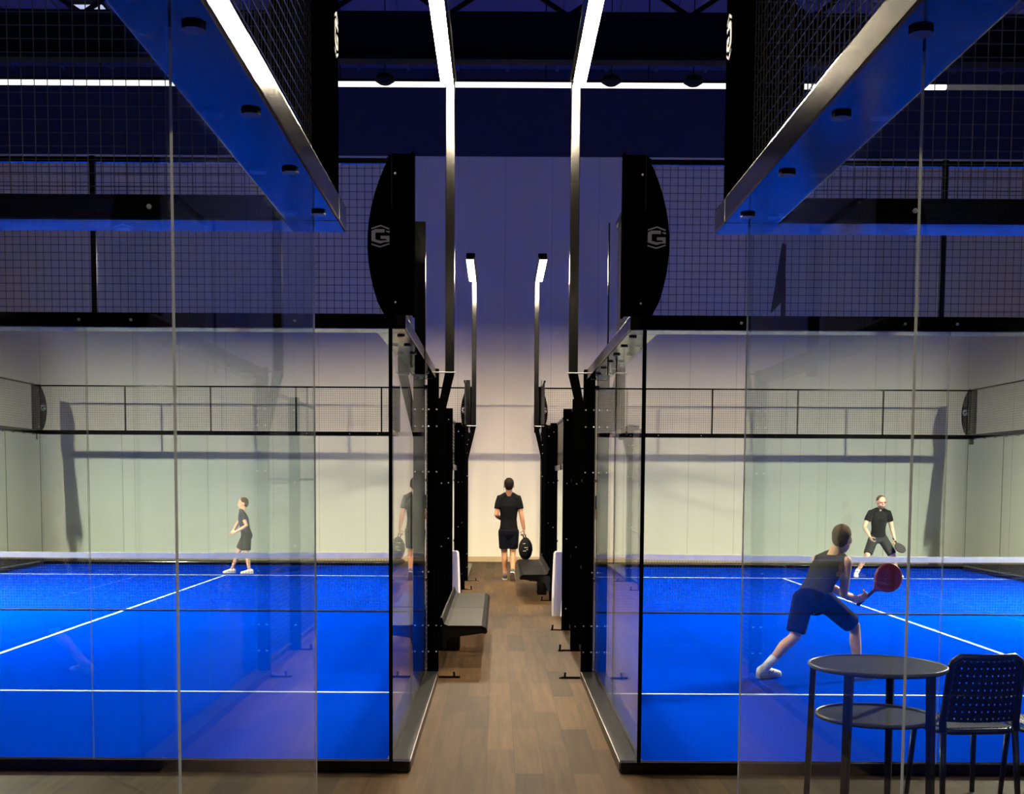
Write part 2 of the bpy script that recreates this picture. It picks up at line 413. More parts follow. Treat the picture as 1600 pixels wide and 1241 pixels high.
def side_glass(s, x, y0, y1, mesh_at, label, joints, outer=False):
    """glass section of a side wall; the outward face looks to the aisle. mesh_at: (y0, y1) of the mesh above"""
    o = -s if not outer else s     # outward direction in x
    t = thing('side_glass_wall', label, 'glass wall', (x, (y0+y1)/2, 0))
    MB().box(x-o*0.03, x+o*0.14, y0, y1, 0, 0.075).build('base_rail', M['satin'], t, bevel=0.008)
    js = [y0+0.012] + joints + [y1-0.012]
    for a, b in zip(js[:-1], js[1:]): glass_pane_x(x, a, b, 0.075, ZG+0.01, t)
    ya_, yb_ = [(y0+0.1 if abs(y0-8.3) < .01 else y0), (y1-0.1 if abs(y1-28.3) < .01 or abs(y1-4.9) < .01 else y1)]
    bm = MB().box(x-o*0.10, x+o*0.115, ya_, yb_, ZG, ZB).build('top_beam', M['black'], t, bevel=0.008)
    n = int((y1-y0)/0.62)
    for k in range(n+1):
        yy = y0+0.25+k*(y1-y0-0.5)/n
        MB().rings([[V((x+o*0.055+0.028*math.cos(a*math.pi/5), yy+0.028*math.sin(a*math.pi/5), z)) for a in range(10)] for z in (ZG-0.010, ZG+0.002)]).build('bolt_cap', M['satin'], bm)
    mesh = MB(); wires_x(mesh, x, mesh_at[0]+0.03, mesh_at[1], ZB, ZM-0.02); mesh.build('mesh_panel', M['wire'], t)
    MB().box(x-0.02, x+0.02, mesh_at[0], mesh_at[1], ZM-0.035, ZM).build('top_rail', M['black'], t)
    for yy in mesh_at:
        if abs(yy-y0) > 0.1 and abs(yy-y1) > 0.1 or outer:
            MB().box(x-0.02+o*0.05, x+0.02+o*0.10, yy-0.03, yy+0.03, ZG-0.12, ZM).build('mesh_post', M['black'], t)
    return t

def foot_bar(x, y, o, t):
    f = MB().box(x, x+o*0.30, y-0.03, y+0.03, 0.0, 0.014).build('foot_bar', M['black'], t)
    MB().tube([(x+o*0.24, y, 0.012), (x+o*0.235, y, 0.06)], 0.011, 8).build('foot_bolt', M['black'], f)
    return f

def light_pole(s, x, y, d, label, o, lm='lamp', ln=2.4):
    """column at the court side with a cranked lamp pole; o = outward x direction, lamp runs along y by d"""
    t = thing('light_pole', label, 'light pole', (x, y, 0))
    MB().box(x+o*0.02, x+o*0.135, y-0.05, y+0.05, 0.0, 3.16).build('column', M['matte'], t, bevel=0.005)
    px = x+o*0.245
    mb = MB(); sec = lambda c, hx: [V(c)+V((hx*a, 0.045*b, 0)) for a, b in ((-1,-1),(1,-1),(1,1),(-1,1))]
    mb.rings([sec((x+o*0.09, y, 2.42), 0.035), sec((px, y, 3.12), 0.047)])
    mb.build('crank_bracket', M['matte'], t, bevel=0.004)
    MB().box(px-0.046, px+0.046, y-0.045, y+0.045, 3.10, 6.0).build('pole', M['pole'], t, bevel=0.008)
    MB().tube([(px+o*0.06, y-0.06, 3.12), (x+o*0.09, y-0.06, 3.12)], 0.008, 6).build('tie_rod', M['satin'], t)
    foot_bar(x+o*0.06, y, o, t)
    for z in (2.75, 2.58, 2.12, 1.1, 0.55, 0.28):
        bolt((x+o*0.035, y-0.052, z), (0, -1, 0), t, 0.009)
        if z not in (1.1,): bolt((x+o*0.115, y-0.052, z), (0, -1, 0), t, 0.009)
    ya, yb = y+d*0.02, y+d*ln
    h = MB().box(px-o*0.10, px+o*0.06, ya-d*0.10, yb, 6.02, 6.10).build('lamp_housing', M['black'], t, bevel=0.01)
    ym = (ya+yb)/2
    for a, b in ((ya, ym-0.006*(1 if d > 0 else -1)), (ym+0.006*(1 if d > 0 else -1), yb)):
        MB().box(px-o*0.095, px+o*0.025, a, b, 5.990, 6.022).build('lamp_diffuser', M[lm], h)
    for q in (-0.101, 0.026): MB().box(px+o*q, px+o*(q+0.005), ya, yb, 5.982, 6.03).build('lamp_skirt', M['black'], h)
    for q in (ya, yb): MB().box(px-o*0.1, px+o*0.03, q-0.003, q+0.003, 5.982, 6.03).build('lamp_skirt', M['black'], h)
    return t

def mesh_fence(s, y0, y1, label, header, o=None, x=None):
    """side mesh fence along the aisle, header = (y0, y1) of the mesh over the entrance"""
    x = s*A if x is None else x; o = -s if o is None else o
    t = thing('mesh_fence', label, 'fence', (x, (y0+y1)/2, 0))
    mb = MB(); wires_x(mb, x, y0+0.06, y1, 0.06, 2.98, 0.055, 0.0022); mb.build('mesh_panel', M['wire'], t)
    mb = MB(); mb.box(x-0.02, x+0.02, y0, y1, 2.96, 3.0); mb.box(x-0.02, x+0.02, y0, y1, 0.04, 0.08); mb.box(x-0.015, x+0.015, y0, y1, 2.02, 2.05)
    mb.box(x-0.015, x+0.015, y0, y1, 1.0, 1.03); mb.build('frame_rails', M['satin'], t)
    n = max(1, round((y1-y0)/2))
    for k in range(n+1):
        yy = y0+(y1-y0)*k/n
        if abs(yy-12.3) < 0.1 or abs(yy-24.3) < 0.1: continue
        p = MB().box(x+o*0.0, x+o*0.125, yy-0.03, yy+0.03, 0, 3.0).build('fence_post', M['matte'], t, bevel=0.004)
        for z in (0.3, 1.25, 2.0, 2.85): bolt((x+o*0.07, yy-0.032, z), (0, -1, 0), p, 0.009)
        f = MB().box(x+o*0.08, x+o*0.27, yy-0.025, yy+0.025, 0.0, 0.014).build('foot_bar', M['black'], p)
        bb = MB().tube([(x+o*0.25, yy, 0.012), (x+o*0.245, yy, 0.075)], 0.013, 8)
        bb.v = [v for v in bb.v]; bb.build('foot_bolt', M['black'], p)
    if header:
        mb = MB(); a, b = header
        mb.box(x-0.03, x+o*0.05, a, b, 2.2, 2.28); mb.box(x-0.02, x+0.02, a, b, 2.96, 3.0)
        wires_x(mb, x, a, b, 2.28, 2.98, 0.055, 0.0022)
        mb.build('entrance_header', M['satin'], t)
    return t

def net(s, y, label):
    xa, xb = s*A, s*(A+W)
    t = thing('court_net', label, 'net', (s*(A+W/2), y, 0))
    top = lambda u: 0.94 - 0.035*math.sin(math.pi*u)
    x0, x1 = sorted((xa+s*0.06, xb-s*0.06)); N = 24
    mb = MB(); sp = 0.043; n = int((x1-x0)/sp)
    for i in range(n+1):
        x = x0+i*sp; mb.tube([(x, y, 0.03), (x, y, top((x-x0)/(x1-x0))-0.03)], 0.0021, 4)
    for j in range(21):
        z = 0.03+j*sp
        if z < 0.87: mb.tube([(x0+(x1-x0)*k/6, y, min(z, 0.86)) for k in range(7)], 0.0021, 4)
    mb.build('net_mesh', M['net'], t)
    rs = []
    for k in range(N+1):
        x = x0+(x1-x0)*k/N; z = top(k/N); rs.append([V((x, y-0.008, z-0.085)), V((x, y-0.008, z)), V((x, y+0.008, z)), V((x, y+0.008, z-0.085))])
    MB().rings(rs).build('net_tape', M['band'], t)
    MB().tube([(x0, y, 0.03), ((x0+x1)/2, y, 0.03), (x1, y, 0.03)], 0.014, 6).build('bottom_cord', M['net'], t)
    for x, o in ((xa, -s), (xb-s*0.07, s)):
        MB().box(x-0.03, x+0.03, y-0.03, y+0.03, 0.0125, 0.97).build('net_post', M['satin'], t)
        cx = x+o*0.09; mb = MB()
        mb.rings([[V((cx + o*dx + hx*a, y-0.25+0.08*b, z)) for a, b in ((-1,-.7),(-.7,-1),(.7,-1),(1,-.7),(1,.7),(.7,1),(-.7,1),(-1,.7))]
                  for z, dx, hx in ((0.0, 0.015, 0.075), (0.1, 0.012, 0.082), (0.45, 0.0, 0.086), (0.85, -0.012, 0.084), (0.95, -0.015, 0.08), (0.975, -0.015, 0.06))])
        mb.build('post_padding', M['pad'], t, smooth=False, label='white foam padding')

def bench(s, y0, y1, label):
    t = thing('bench', label, 'bench', (s*0.55, (y0+y1)/2, 0), 'aisle benches')
    ym = (y0+y1)/2
    for a, b in ((y0, ym-0.02), (ym+0.02, y1)):
        prof = [(0.742, 0.56), (0.722, 0.56), (0.70, 0.49), (0.66, 0.475), (0.30, 0.475), (0.255, 0.455), (0.235, 0.42), (0.24, 0.40), (0.262, 0.405), (0.27, 0.43), (0.31, 0.45), (0.67, 0.45), (0.715, 0.46)]
        MB().prism(prof, lambda u, v, w_: (s*u, w_, v), a, b).build('seat', M['seat'], t)
    for yy in (y0+0.03, ym, y1-0.03):
        br = MB().prism([(0.742, 0.45), (0.742, 0.20), (0.70, 0.20), (0.66, 0.34), (0.27, 0.395), (0.27, 0.45)], lambda u, v, w_: (s*u, w_, v), yy-0.03, yy+0.03).build('bracket', M['black'], t)
        MB().tube([(s*0.262, yy-0.035, 0.415), (s*0.262, yy+0.035, 0.415)], 0.028, 10).build('end_cap', M['black'], t)
    for yy in (ym-0.2, y0+1.45): MB().box(s*0.58, s*0.742, yy, yy+0.06, 0, 0.45).build('leg', M['black'], t)

for s in (-1, 1):
    sd = side(s)
    turf(s, 8.3, f'blue turf with white lines of the far court on the {sd}')
    turf(s, -15.1, f'blue turf of the near court on the {sd}, below the frame')
    end_wall(s, 8.3, -1, f'glass end wall facing us of the far {sd} court, black base rail, G panel at the aisle')
    end_wall(s, 28.3, 1, f'distant glass and mesh end wall at the back of the {sd} court')
    end_wall(s, 4.9, 1, f'nearest {sd} glass end wall with black beam across the upper {sd} of the photo')
    side_glass(s, s*A, 8.3, 12.3, (8.3, 10.3), f'glass side wall along the aisle before the {sd} lamp column', [10.3])
    side_glass(s, s*A, 24.3, 28.3, (26.3, 28.3), f'distant glass side wall at the far end of the aisle on the {sd}', [26.3])
    side_glass(s, s*A, -3.1, 4.9, (-3.1, 4.9), f'nearest glass side wall with the big slanting beam, upper {sd}', [-1.1, 0.9, 2.78 if s < 0 else 2.91])
    mesh_fence(s, 12.3, 16.3, f'black mesh fence behind the near lamp column on the {sd} of the aisle', (16.3, 18.1))
    mesh_fence(s, 20.3, 24.3, f'black mesh fence before the far lamp pole on the {sd} of the aisle', (18.5, 20.3))
    net(s, 18.3, f'black net with white tape across the {sd} court')
    light_pole(s, s*A, 12.3, -1, f'tall near light pole on the {sd} of the aisle', -s, 'lampdim')
    light_pole(s, s*A, 24.3, -1, f'distant shorter looking light pole on the {sd} of the aisle', -s, 'lamp')
    # outer sides of the courts
    xo = s*(A+W)
    side_glass(s, xo, 24.3, 28.3, (24.3, 28.3), f'glass side wall with mesh at the far outer corner of the {sd} court', [26.3], outer=True)
    side_glass(s, xo, 8.3, 12.3, (8.3, 10.3), f'glass side wall at the near outer corner of the {sd} court', [10.3], outer=True)
    mesh_fence(s, 12.3, 24.3, f'long mesh fence on the outer side of the {sd} court', None, o=s, x=xo)
    light_pole(s, xo, 18.6, -1, f'light pole on the outer side of the {sd} court, beyond the frame', s, 'lampmid', 1.1)
    light_pole(s, s*A, -1.1, -1, f'light pole of the near {sd} court, above and behind the camera', -s, 'lampdim')
    light_pole(s, xo, -3.1, 1, f'light pole on the outer side of the near {sd} court', s, 'lampdim')
bench(-1, 12.85, 16.6, 'dark grey steel bench in the left foreground of the aisle, before the white padded post')
bench(1, 19.9, 23.8, 'dark steel bench on the right of the aisle beside the walking man')

# dark wedge standing on the right court's beam
mb = MB(); mb.prism([(-0.055, 3.17), (0.03, 3.26), (0.035, 3.62), (0.012, 3.63)], lambda u, v, w_: (1.755+u, w_, v), 8.17, 8.20)
mb.prism([(0.012, 3.15), (0.04, 3.15), (0.036, 3.40), (0.012, 3.40)], lambda u, v, w_: (1.755+u, w_, v), 8.17, 8.20)
tag(mb.build('pennant_marker', M['matte']), 'narrow dark wedge standing on the right court beam behind the glass', 'marker')

# ---------------------------------------------------------------- table and chairs
def tray_table(cx, cy_, z):
    t = thing('tray_table', 'round two-tier dark grey metal table seen through the right glass', 'table', (cx, cy_, 0))
    R = 0.404
    MB().disc((cx, cy_), R-0.006, z-0.022, z, 64).build('table_top', M['tabletop'], t)
    def ring(R, zc, name, rr):
        mb = MB(); n = 64; rs = []
        for i in range(n):
            a = 2*math.pi*i/n; c = V((cx+R*math.cos(a), cy_+R*math.sin(a), zc)); u = V((math.cos(a), math.sin(a), 0))
            rs.append([c+u*(rr*math.cos(b))+V((0, 0, rr*1.3*math.sin(b))) for b in (i2*math.pi/4 for i2 in range(8))])
        mb.rings(rs+[rs[0]], cap=False); return mb.build(name, M['rim'], t, smooth=True)
    ring(R-0.004, z-0.004, 'top_rim', 0.009)
    MB().disc((cx, cy_), 0.352, z-0.325, z-0.31, 64).build('shelf', M['tabletop'], t)
    ring(0.352, z-0.306, 'shelf_rim', 0.008)
    for deg in (160, 228, 305, 60):
        a = math.radians(deg); d = V((math.cos(a), math.sin(a), 0)); q = V((-d.y, d.x, 0))
        mb = MB(); rs = []
        for zz, rad, hw in ((0.0, 0.400, 0.019), (z-0.02, 0.375, 0.025)):
            c = V((cx, cy_, zz))+d*rad
            rs.append([c+d*(0.018*i)+q*(hw*j) for i, j in ((-1,-1),(1,-1),(1,1),(-1,1))])
        mb.rings(rs).build('leg', M['tleg'], t, bevel=0.003)
tray_table(2.175, 7.22, 0.935)

def perforated(mb, nu, nv, fn, hole, th, skip=None):
    """sheet of nu x nv cells with an octagonal hole in each; fn(u, v) -> (point, normal)"""
    def P(u, v, w_):
        p, n = fn(min(1, max(0, u)), min(1, max(0, v))); return p+n*w_
    for i in range(nu):
        for j in range(nv):
            u0, u1, v0, v1 = i/nu, (i+1)/nu, j/nv, (j+1)/nv; uc, vc = (u0+u1)/2, (v0+v1)/2
            off = 0.0
            out = [(u1, vc), (u1, v1), (uc, v1), (u0, v1), (u0, vc), (u0, v0), (uc, v0), (u1, v0)]
            ins = [(uc+hole*(u1-u0)*math.cos(k*math.pi/4), vc+hole*(v1-v0)*math.sin(k*math.pi/4)) for k in range(8)]
            b = len(mb.v)
            for w_ in (th/2, -th/2):
                mb.v += [P(u, v, w_) for u, v in out]+[P(u, v, w_) for u, v in ins]
            for k in range(8):
                l = (k+1) % 8
                mb.face((b+k, b+l, b+8+l, b+8+k)); mb.face((b+16+l, b+16+k, b+24+k, b+24+l)); mb.face((b+8+k, b+8+l, b+24+l, b+24+k))
    return mb

def chair(cx, cy_, rot, label):
    t = thing('cafe_chair', label, 'chair', (cx, cy_, 0), 'perforated black chairs')
    c, s_ = math.cos(rot), math.sin(rot)
    def T(x, y, z): return V((cx+c*x-s_*y, cy_+s_*x+c*y, z))
    def N(x, y, z): return V((c*x-s_*y, s_*x+c*y, z)).normalized()
    sw, sd, sz = 0.245, 0.25, 0.53
    # seat: x across, y forward; rear edge at y=-0.24
    def sf(u, v):
        x = (u-0.5)*2; y = (v-0.5)*2
        hw = sw*(0.90+0.10*math.cos(y*1.2)) * (1-0.10*max(0, y)**4)
        return T(x*hw*0.93, y*sd*0.93, sz-0.018*(1-x*x)*(1-y*y)), N(0, 0, 1)
    perforated(MB(), 17, 17, sf, 0.27, 0.008).build('seat', M['chair'], t)
    rim = []
    for k in range(40):
        a = 2*math.pi*k/40; e = 0.45
        x = math.copysign(abs(math.cos(a))**e, math.cos(a)); y = math.copysign(abs(math.sin(a))**e, math.sin(a))
        rim.append(T(x*sw, y*sd, sz-0.018-0.012*(1-abs(y))))
    mb = MB(); mb.tube(rim+[rim[0], rim[1]], 0.020, 8, cap=False); mb.build('seat_frame', M['chair'], t, smooth=True)
    zb, zt = 0.575, 0.985
    def bf(u, v):
        x = (u-0.5)*2; z = zb+(zt-zb)*v
        hw = 0.235-0.012*v - (0.055*max(0, (v-0.86)/0.14)**2 if v > 0.86 else 0)
        y = -0.235-0.075*v+0.055*x*x*-1*0 - 0.05*(1-x*x)
        return T(x*hw, y, z), N(0, -1, 0.15)
    perforated(MB(), 12, 9, bf, 0.13, 0.008).build('backrest', M['chair'], t)
    path = [bf(0, k/14)[0] for k in range(15)]+[bf(k/12, 1)[0] for k in range(1, 12)]+[bf(1, 1-k/14)[0] for k in range(15)]
    MB().tube([T(-0.235, -0.24, sz-0.02)]+path+[T(0.235, -0.24, sz-0.02)], 0.024, 8).build('back_frame', M['chair'], t, smooth=True)
    for sx in (-1, 1):
        MB().tube([T(sx*0.232, -0.235, sz), T(sx*0.245, -0.29, 0.0)], [0.023, 0.017], 8).build('leg', M['chair'], t, smooth=True)
        MB().tube([T(sx*0.20, 0.215, sz-0.03), T(sx*0.225, 0.255, 0.0)], [0.022, 0.016], 8).build('leg', M['chair'], t, smooth=True)
chair(2.82, 7.55, 0.10, 'black perforated plastic chair right of the round table, seen whole')
chair(3.40, 7.52, -0.05, 'black chair at the right frame edge, only a sliver of its backrest showing')

# ---------------------------------------------------------------- people
def bake(o, vox, it=4):
    md = o.modifiers.new('r', 'REMESH'); md.mode = 'VOXEL'; md.voxel_size = vox; md.use_smooth_shade = True
    sm = o.modifiers.new('s', 'SMOOTH'); sm.factor = 0.5; sm.iterations = it
    dg = bpy.context.evaluated_depsgraph_get(); ev = o.evaluated_get(dg)
    me = bpy.data.meshes.new_from_object(ev, depsgraph=dg)
    o.modifiers.clear(); old = o.data; o.data = me; me.name = o.name; bpy.data.meshes.remove(old)
    me.polygons.foreach_set('use_smooth', [True]*len(me.polygons))

def hand(mb, wrist, d, pn, k, curl, thumb_side):
    """palm and five fingers: d along the hand, pn palm normal (fingers close towards it), thumb_side unit vector"""
    d = V(d).normalized(); pn = V(pn); pn = (pn-d*pn.dot(d)).normalized(); ts = d.cross(pn)
    if ts.dot(V(thumb_side)) < 0: ts = -ts
    wrist = V(wrist); pc = wrist+d*0.048*k
    mb.ell(pc, (0.042*k, 0.052*k, 0.017*k), (ts, d, pn), 14, 8)
    for i, (off, ln) in enumerate(((0.030, 0.92), (0.010, 1.0), (-0.011, 0.95), (-0.031, 0.76))):
        p = wrist+d*(0.088-0.006*abs(i-1))*k+ts*off*k; a = 0.15+curl*(0.55+0.06*i); ch = [(p-d*0.02*k, 0.0092*k)]; ch.append((p, 0.0092*k))
        for L, b in ((0.044, 1.0), (0.027, 1.35), (0.022, 0.9)):
            dd = d*math.cos(a)+pn*math.sin(a); p = p+dd*L*ln*k; ch.append((p, 0.0082*k)); a += curl*b*0.95+0.12
        mb.limb(ch, 8)
    p = wrist+d*0.022*k+ts*0.032*k
    dd = (d*0.62+ts*0.62+pn*(0.25+0.5*curl)).normalized(); ch = [(p-dd*0.012*k, 0.012*k)]
    for L, e in ((0.036, 0), (0.030, 0.5), (0.024, 0.5)):
        dd = (dd+(pn*0.7-ts*0.5)*e*curl+d*0.2*e).normalized(); p = p+dd*L*k; ch.append((p, 0.0098*k))
    mb.limb(ch, 8)

def shoe(t, ankle, d, k, m, pitch=0.0, ground=0.0):
    d = V(d).normalized(); up = V((0, 0, 1)); rt = d.cross(up).normalized()
    if pitch:
        q = Matrix.Rotation(pitch, 3, rt); d = q @ d; up = q @ up
    heel = V(ankle)-d*0.075*k-up*0.085*k
    def sect(tt, hw, h, z0=0.0):
        c = heel+d*tt*k; return [c+rt*(hw*k*a)+up*(z0+h*b)*k for a, b in ((-1,0),(1,0),(1.02,.45),(.72,.85),(0,1),(-.72,.85),(-1.02,.45))]
    S1 = [(-0.01, 0.022, 0.05), (0.0, 0.032, 0.085), (0.04, 0.037, 0.105), (0.085, 0.037, 0.10), (0.13, 0.041, 0.075), (0.19, 0.046, 0.055), (0.24, 0.042, 0.042), (0.265, 0.028, 0.03), (0.275, 0.014, 0.018)]
    o = MB().rings([sect(a, b, c, 0.018) for a, b, c in S1]).build('shoe', m, t, smooth=True)
    so = MB().rings([[heel+d*a*k+rt*((b+0.003)*k*x)+up*(z*k) for x, z in ((-1,0),(1,0),(1,0.022),(-1,0.022))] for a, b, c in S1]).build('sole', M['sole'], o)
    if m in (M['white'],):
        for sx in (-1, 1):
            mb = MB()
            for a in (0.085, 0.125): mb.tube([heel+d*a*k+rt*(sx*0.040*k)+up*0.035*k, heel+d*(a+0.03)*k+rt*(sx*0.040*k)+up*0.062*k], 0.007*k, 5)
            mb.build('side_stripe', M['sole'], o)
    for j, tt in enumerate((0.115, 0.14, 0.165)):
        h = 0.018+0.086-0.012*j
        MB().tube([heel+d*tt*k+rt*(-0.022*k)+up*(h-0.014)*k, heel+d*tt*k+up*h*k, heel+d*tt*k+rt*(0.022*k)+up*(h-0.014)*k], 0.004*k, 5).build('lace', m, o)
    return o

def person(label, loc, J, k, face, up, mats, short_len=0.86, sleeve=0.62, hair='short', hands=(), sleeveless=False, lean_fwd=None, shoe_dirs=None, socks=None, vox=0.011, extras=None):
    """J: joint name -> point; face/up: head axes"""
    t = thing('person', label, 'person', loc)
    J = {a: V(b) for a, b in J.items()}
    f = V(face).normalized(); up = V(up); up = (up-f*up.dot(f)).normalized(); r = f.cross(up)
    hipr = (J['hipR']-J['hipL']).normalized(); shr = (J['shR']-J['shL']).normalized()
    pel = (J['hipR']+J['hipL'])/2; chest_top = (J['shR']+J['shL'])/2; spine = (chest_top-pel)
    sl = spine.length; sn = spine.normalized()
    bend = V(lean_fwd) if lean_fwd else V((0, 0, 0))
    def sec(tt, rx, ry):
        c = pel+spine*tt+bend*(4*tt*(1-tt)); rt = (hipr*(1-tt)+shr*tt).normalized(); rt = (rt-sn*rt.dot(sn)).normalized()
        return (c, rt, sn.cross(rt), rx*k, ry*k)
    sw = (J['shR']-J['shL']).length/2/k
    def torso(mb, g, lo=-0.10, hi=1.12):
        prof = [(-0.22, 0.10, 0.08), (-0.10, 0.155, 0.115), (0.05, 0.165, 0.122), (0.22, 0.148, 0.108), (0.38, 0.140, 0.100), (0.58, 0.155, 0.112), (0.78, 0.165, 0.118), (0.92, 0.158, 0.100), (1.01, 0.132, 0.084), (1.08, 0.096, 0.070), (1.15, 0.062, 0.058)]
        mb.loft([sec(a, b+g, c+g) for a, b, c in prof if lo <= a <= hi])
    nk = chest_top+sn*0.085*k
    def traps(mb, g, end=1.0):
        for q in ('R', 'L'):
            sh = J['sh'+q]; e = nk.lerp(sh, end)
            mb.limb([(nk, (0.052+g)*k), (nk.lerp(e, 0.5), (0.056+g)*k), (e-sn*0.004*k, (0.052+g)*k)], 12)
    # --- body
    mb = MB(); torso(mb, -0.014, -0.3, 1.2); traps(mb, -0.008)
    kb = k; k = k*1.13
    nb = chest_top+sn*0.03*k; mb.limb([(nb-sn*0.03*k, 0.062*k), (nb*0.45+J['head']*0.55-f*0.012*k, 0.053*k), (J['head']-up*0.05*k-f*0.012*k, 0.052*k)])
    hc = J['head']
    mb.ell(hc+up*0.022*k-f*0.008*k, (0.076*k, 0.096*k, 0.094*k), (r, f, up), 20, 14)
    mb.ell(hc-up*0.048*k+f*0.026*k, (0.058*k, 0.064*k, 0.070*k), (r, f, up), 18, 12)
    mb.ell(hc-up*0.100*k+f*0.062*k, (0.026*k, 0.024*k, 0.022*k), (r, f, up), 12, 8)
    mb.limb([(hc+f*0.082*k+up*0.008*k, 0.010*k), (hc+f*0.108*k-up*0.030*k, 0.014*k)], 8)
    mb.ell(hc+f*0.078*k+up*0.018*k, (0.050*k, 0.014*k, 0.011*k), (r, f, up), 12, 6)
    for sx in (-1, 1):
        mb.ell(hc+r*(sx*0.078*k)-up*0.012*k-f*0.008*k, (0.010*k, 0.020*k, 0.033*k), (r, (f+r*sx*0.35).normalized(), up), 10, 8)
    k = kb
    for q in ('R', 'L'):
        sh, el, wr = J['sh'+q], J['el'+q], J['wr'+q]
        mid = (el*0.7+wr*0.3)
        mb.limb([(sh, 0.056*k), (sh*0.55+el*0.45, 0.050*k), (el, 0.040*k), (mid, 0.042*k), (wr, 0.027*k)], 12)
        hp, kn, an = J['hip'+q], J['kn'+q], J['an'+q]
        back = (kn-hp).normalized()+(kn-an).normalized(); back = -back if back.length > 0.05 else -f
        cf = kn*0.68+an*0.32+back.normalized()*0.012*k
        mb.limb([(hp, 0.088*k), (hp*0.5+kn*0.5, 0.075*k), (kn, 0.054*k), (cf, 0.056*k), (kn*0.3+an*0.7, 0.040*k), (an, 0.036*k)], 14)
    for wr, d, pn, cu, ts in hands: hand(mb, wr, d, pn, k, cu, ts)
    body = mb.build('body', mats['skin'], t); bake(body, vox*0.75 if vox < 0.012 else vox*0.8, 3)
    # --- shirt
    mb = MB(); torso(mb, 0.004, -0.15, 1.12); traps(mb, 0.008, 0.72 if sleeveless else 0.97)
    for q in ('R', 'L'):
        sh, el = J['sh'+q], J['el'+q]
        if sleeveless: mb.limb([(sh+(chest_top-sh)*0.45, 0.075*k), (sh+(chest_top-sh)*0.08, 0.060*k)], 12)
        else: mb.tube([sh+(chest_top-sh)*0.4, sh+(sh-el).normalized()*0.01, sh+(el-sh)*0.25, sh+(el-sh)*sleeve, sh+(el-sh)*(sleeve+0.02)], [0.072*k, 0.070*k, 0.070*k, 0.068*k, 0.062*k], 14)
    sh_o = mb.build('shirt', mats['shirt'], t); bake(sh_o, vox, 5)
    # --- shorts
    mb = MB(); torso(mb, 0.010, -0.3, 0.12)
    for q in ('R', 'L'):
        hp, kn = J['hip'+q], J['kn'+q]
        mb.tube([hp+(hp-kn)*0.12, hp, hp+(kn-hp)*0.45, hp+(kn-hp)*short_len, hp+(kn-hp)*(short_len+0.02)], [0.09*k, 0.105*k, 0.100*k, 0.094*k, 0.085*k], 16)
    so_ = mb.build('shorts', mats['shorts'], t); bake(so_, vox, 5)
    # --- hair
    k = kb*1.13
    mb = MB()
    mb.ell(hc+up*0.034*k-f*0.018*k, (0.080*k, 0.094*k, 0.090*k), (r, f, up), 20, 14)
    mb.ell(hc+up*0.000*k-f*0.040*k, (0.070*k, 0.068*k, 0.080*k), (r, f, up), 18, 12)
    if hair == 'bun': mb.ell(hc+up*0.03*k-f*0.125*k, (0.04*k, 0.04*k, 0.04*k), (r, f, up), 12, 8)
    ho = mb.build('hair', mats['hair'], t); bake(ho, 0.009*k, 2)
    # --- face details
    for sx in (-1, 1):
        MB().ell(hc+f*0.0845*k+r*(sx*0.031*k)+up*0.002*k, (0.013*k, 0.006*k, 0.006*k), (r, f, up), 10, 6).build('eye', M['eye'], t, smooth=True)
    MB().ell(hc+f*0.088*k-up*0.066*k, (0.022*k, 0.007*k, 0.006*k), (r, f, up), 10, 6).build('mouth', M['lip'], t, smooth=True)
    if extras and 'beard' in extras:
        mb = MB(); mb.ell(hc-up*0.082*k+f*0.036*k, (0.058*k, 0.060*k, 0.048*k), (r, f, up), 16, 10); mb.build('beard', M['beard'], t, smooth=True)
    if extras and 'glasses' in extras:
        mb = MB()
        for sx in (-1, 1): mb.ell(hc+f*0.094*k+r*(sx*0.033*k)+up*0.003*k, (0.026*k, 0.005*k, 0.017*k), (r, f, up), 12, 6)
        mb.tube([hc+f*0.094*k-r*0.08*k+up*0.006*k, hc+f*0.100*k+up*0.008*k, hc+f*0.094*k+r*0.08*k+up*0.006*k], 0.004*k, 6); mb.build('glasses', M['glasses'], t)
    k = kb
    for q in ('R', 'L'):
        an = J['an'+q]; d, pt = shoe_dirs[q]
        if socks:
            kn = J['kn'+q]; MB().limb([(an-(kn-an).normalized()*0.02, 0.043*k), (an+(kn-an)*socks, 0.047*k)], 12).build('sock', M['white'], t, smooth=True)
        shoe(t, an, d, k, mats['shoe'], pt)
    return t

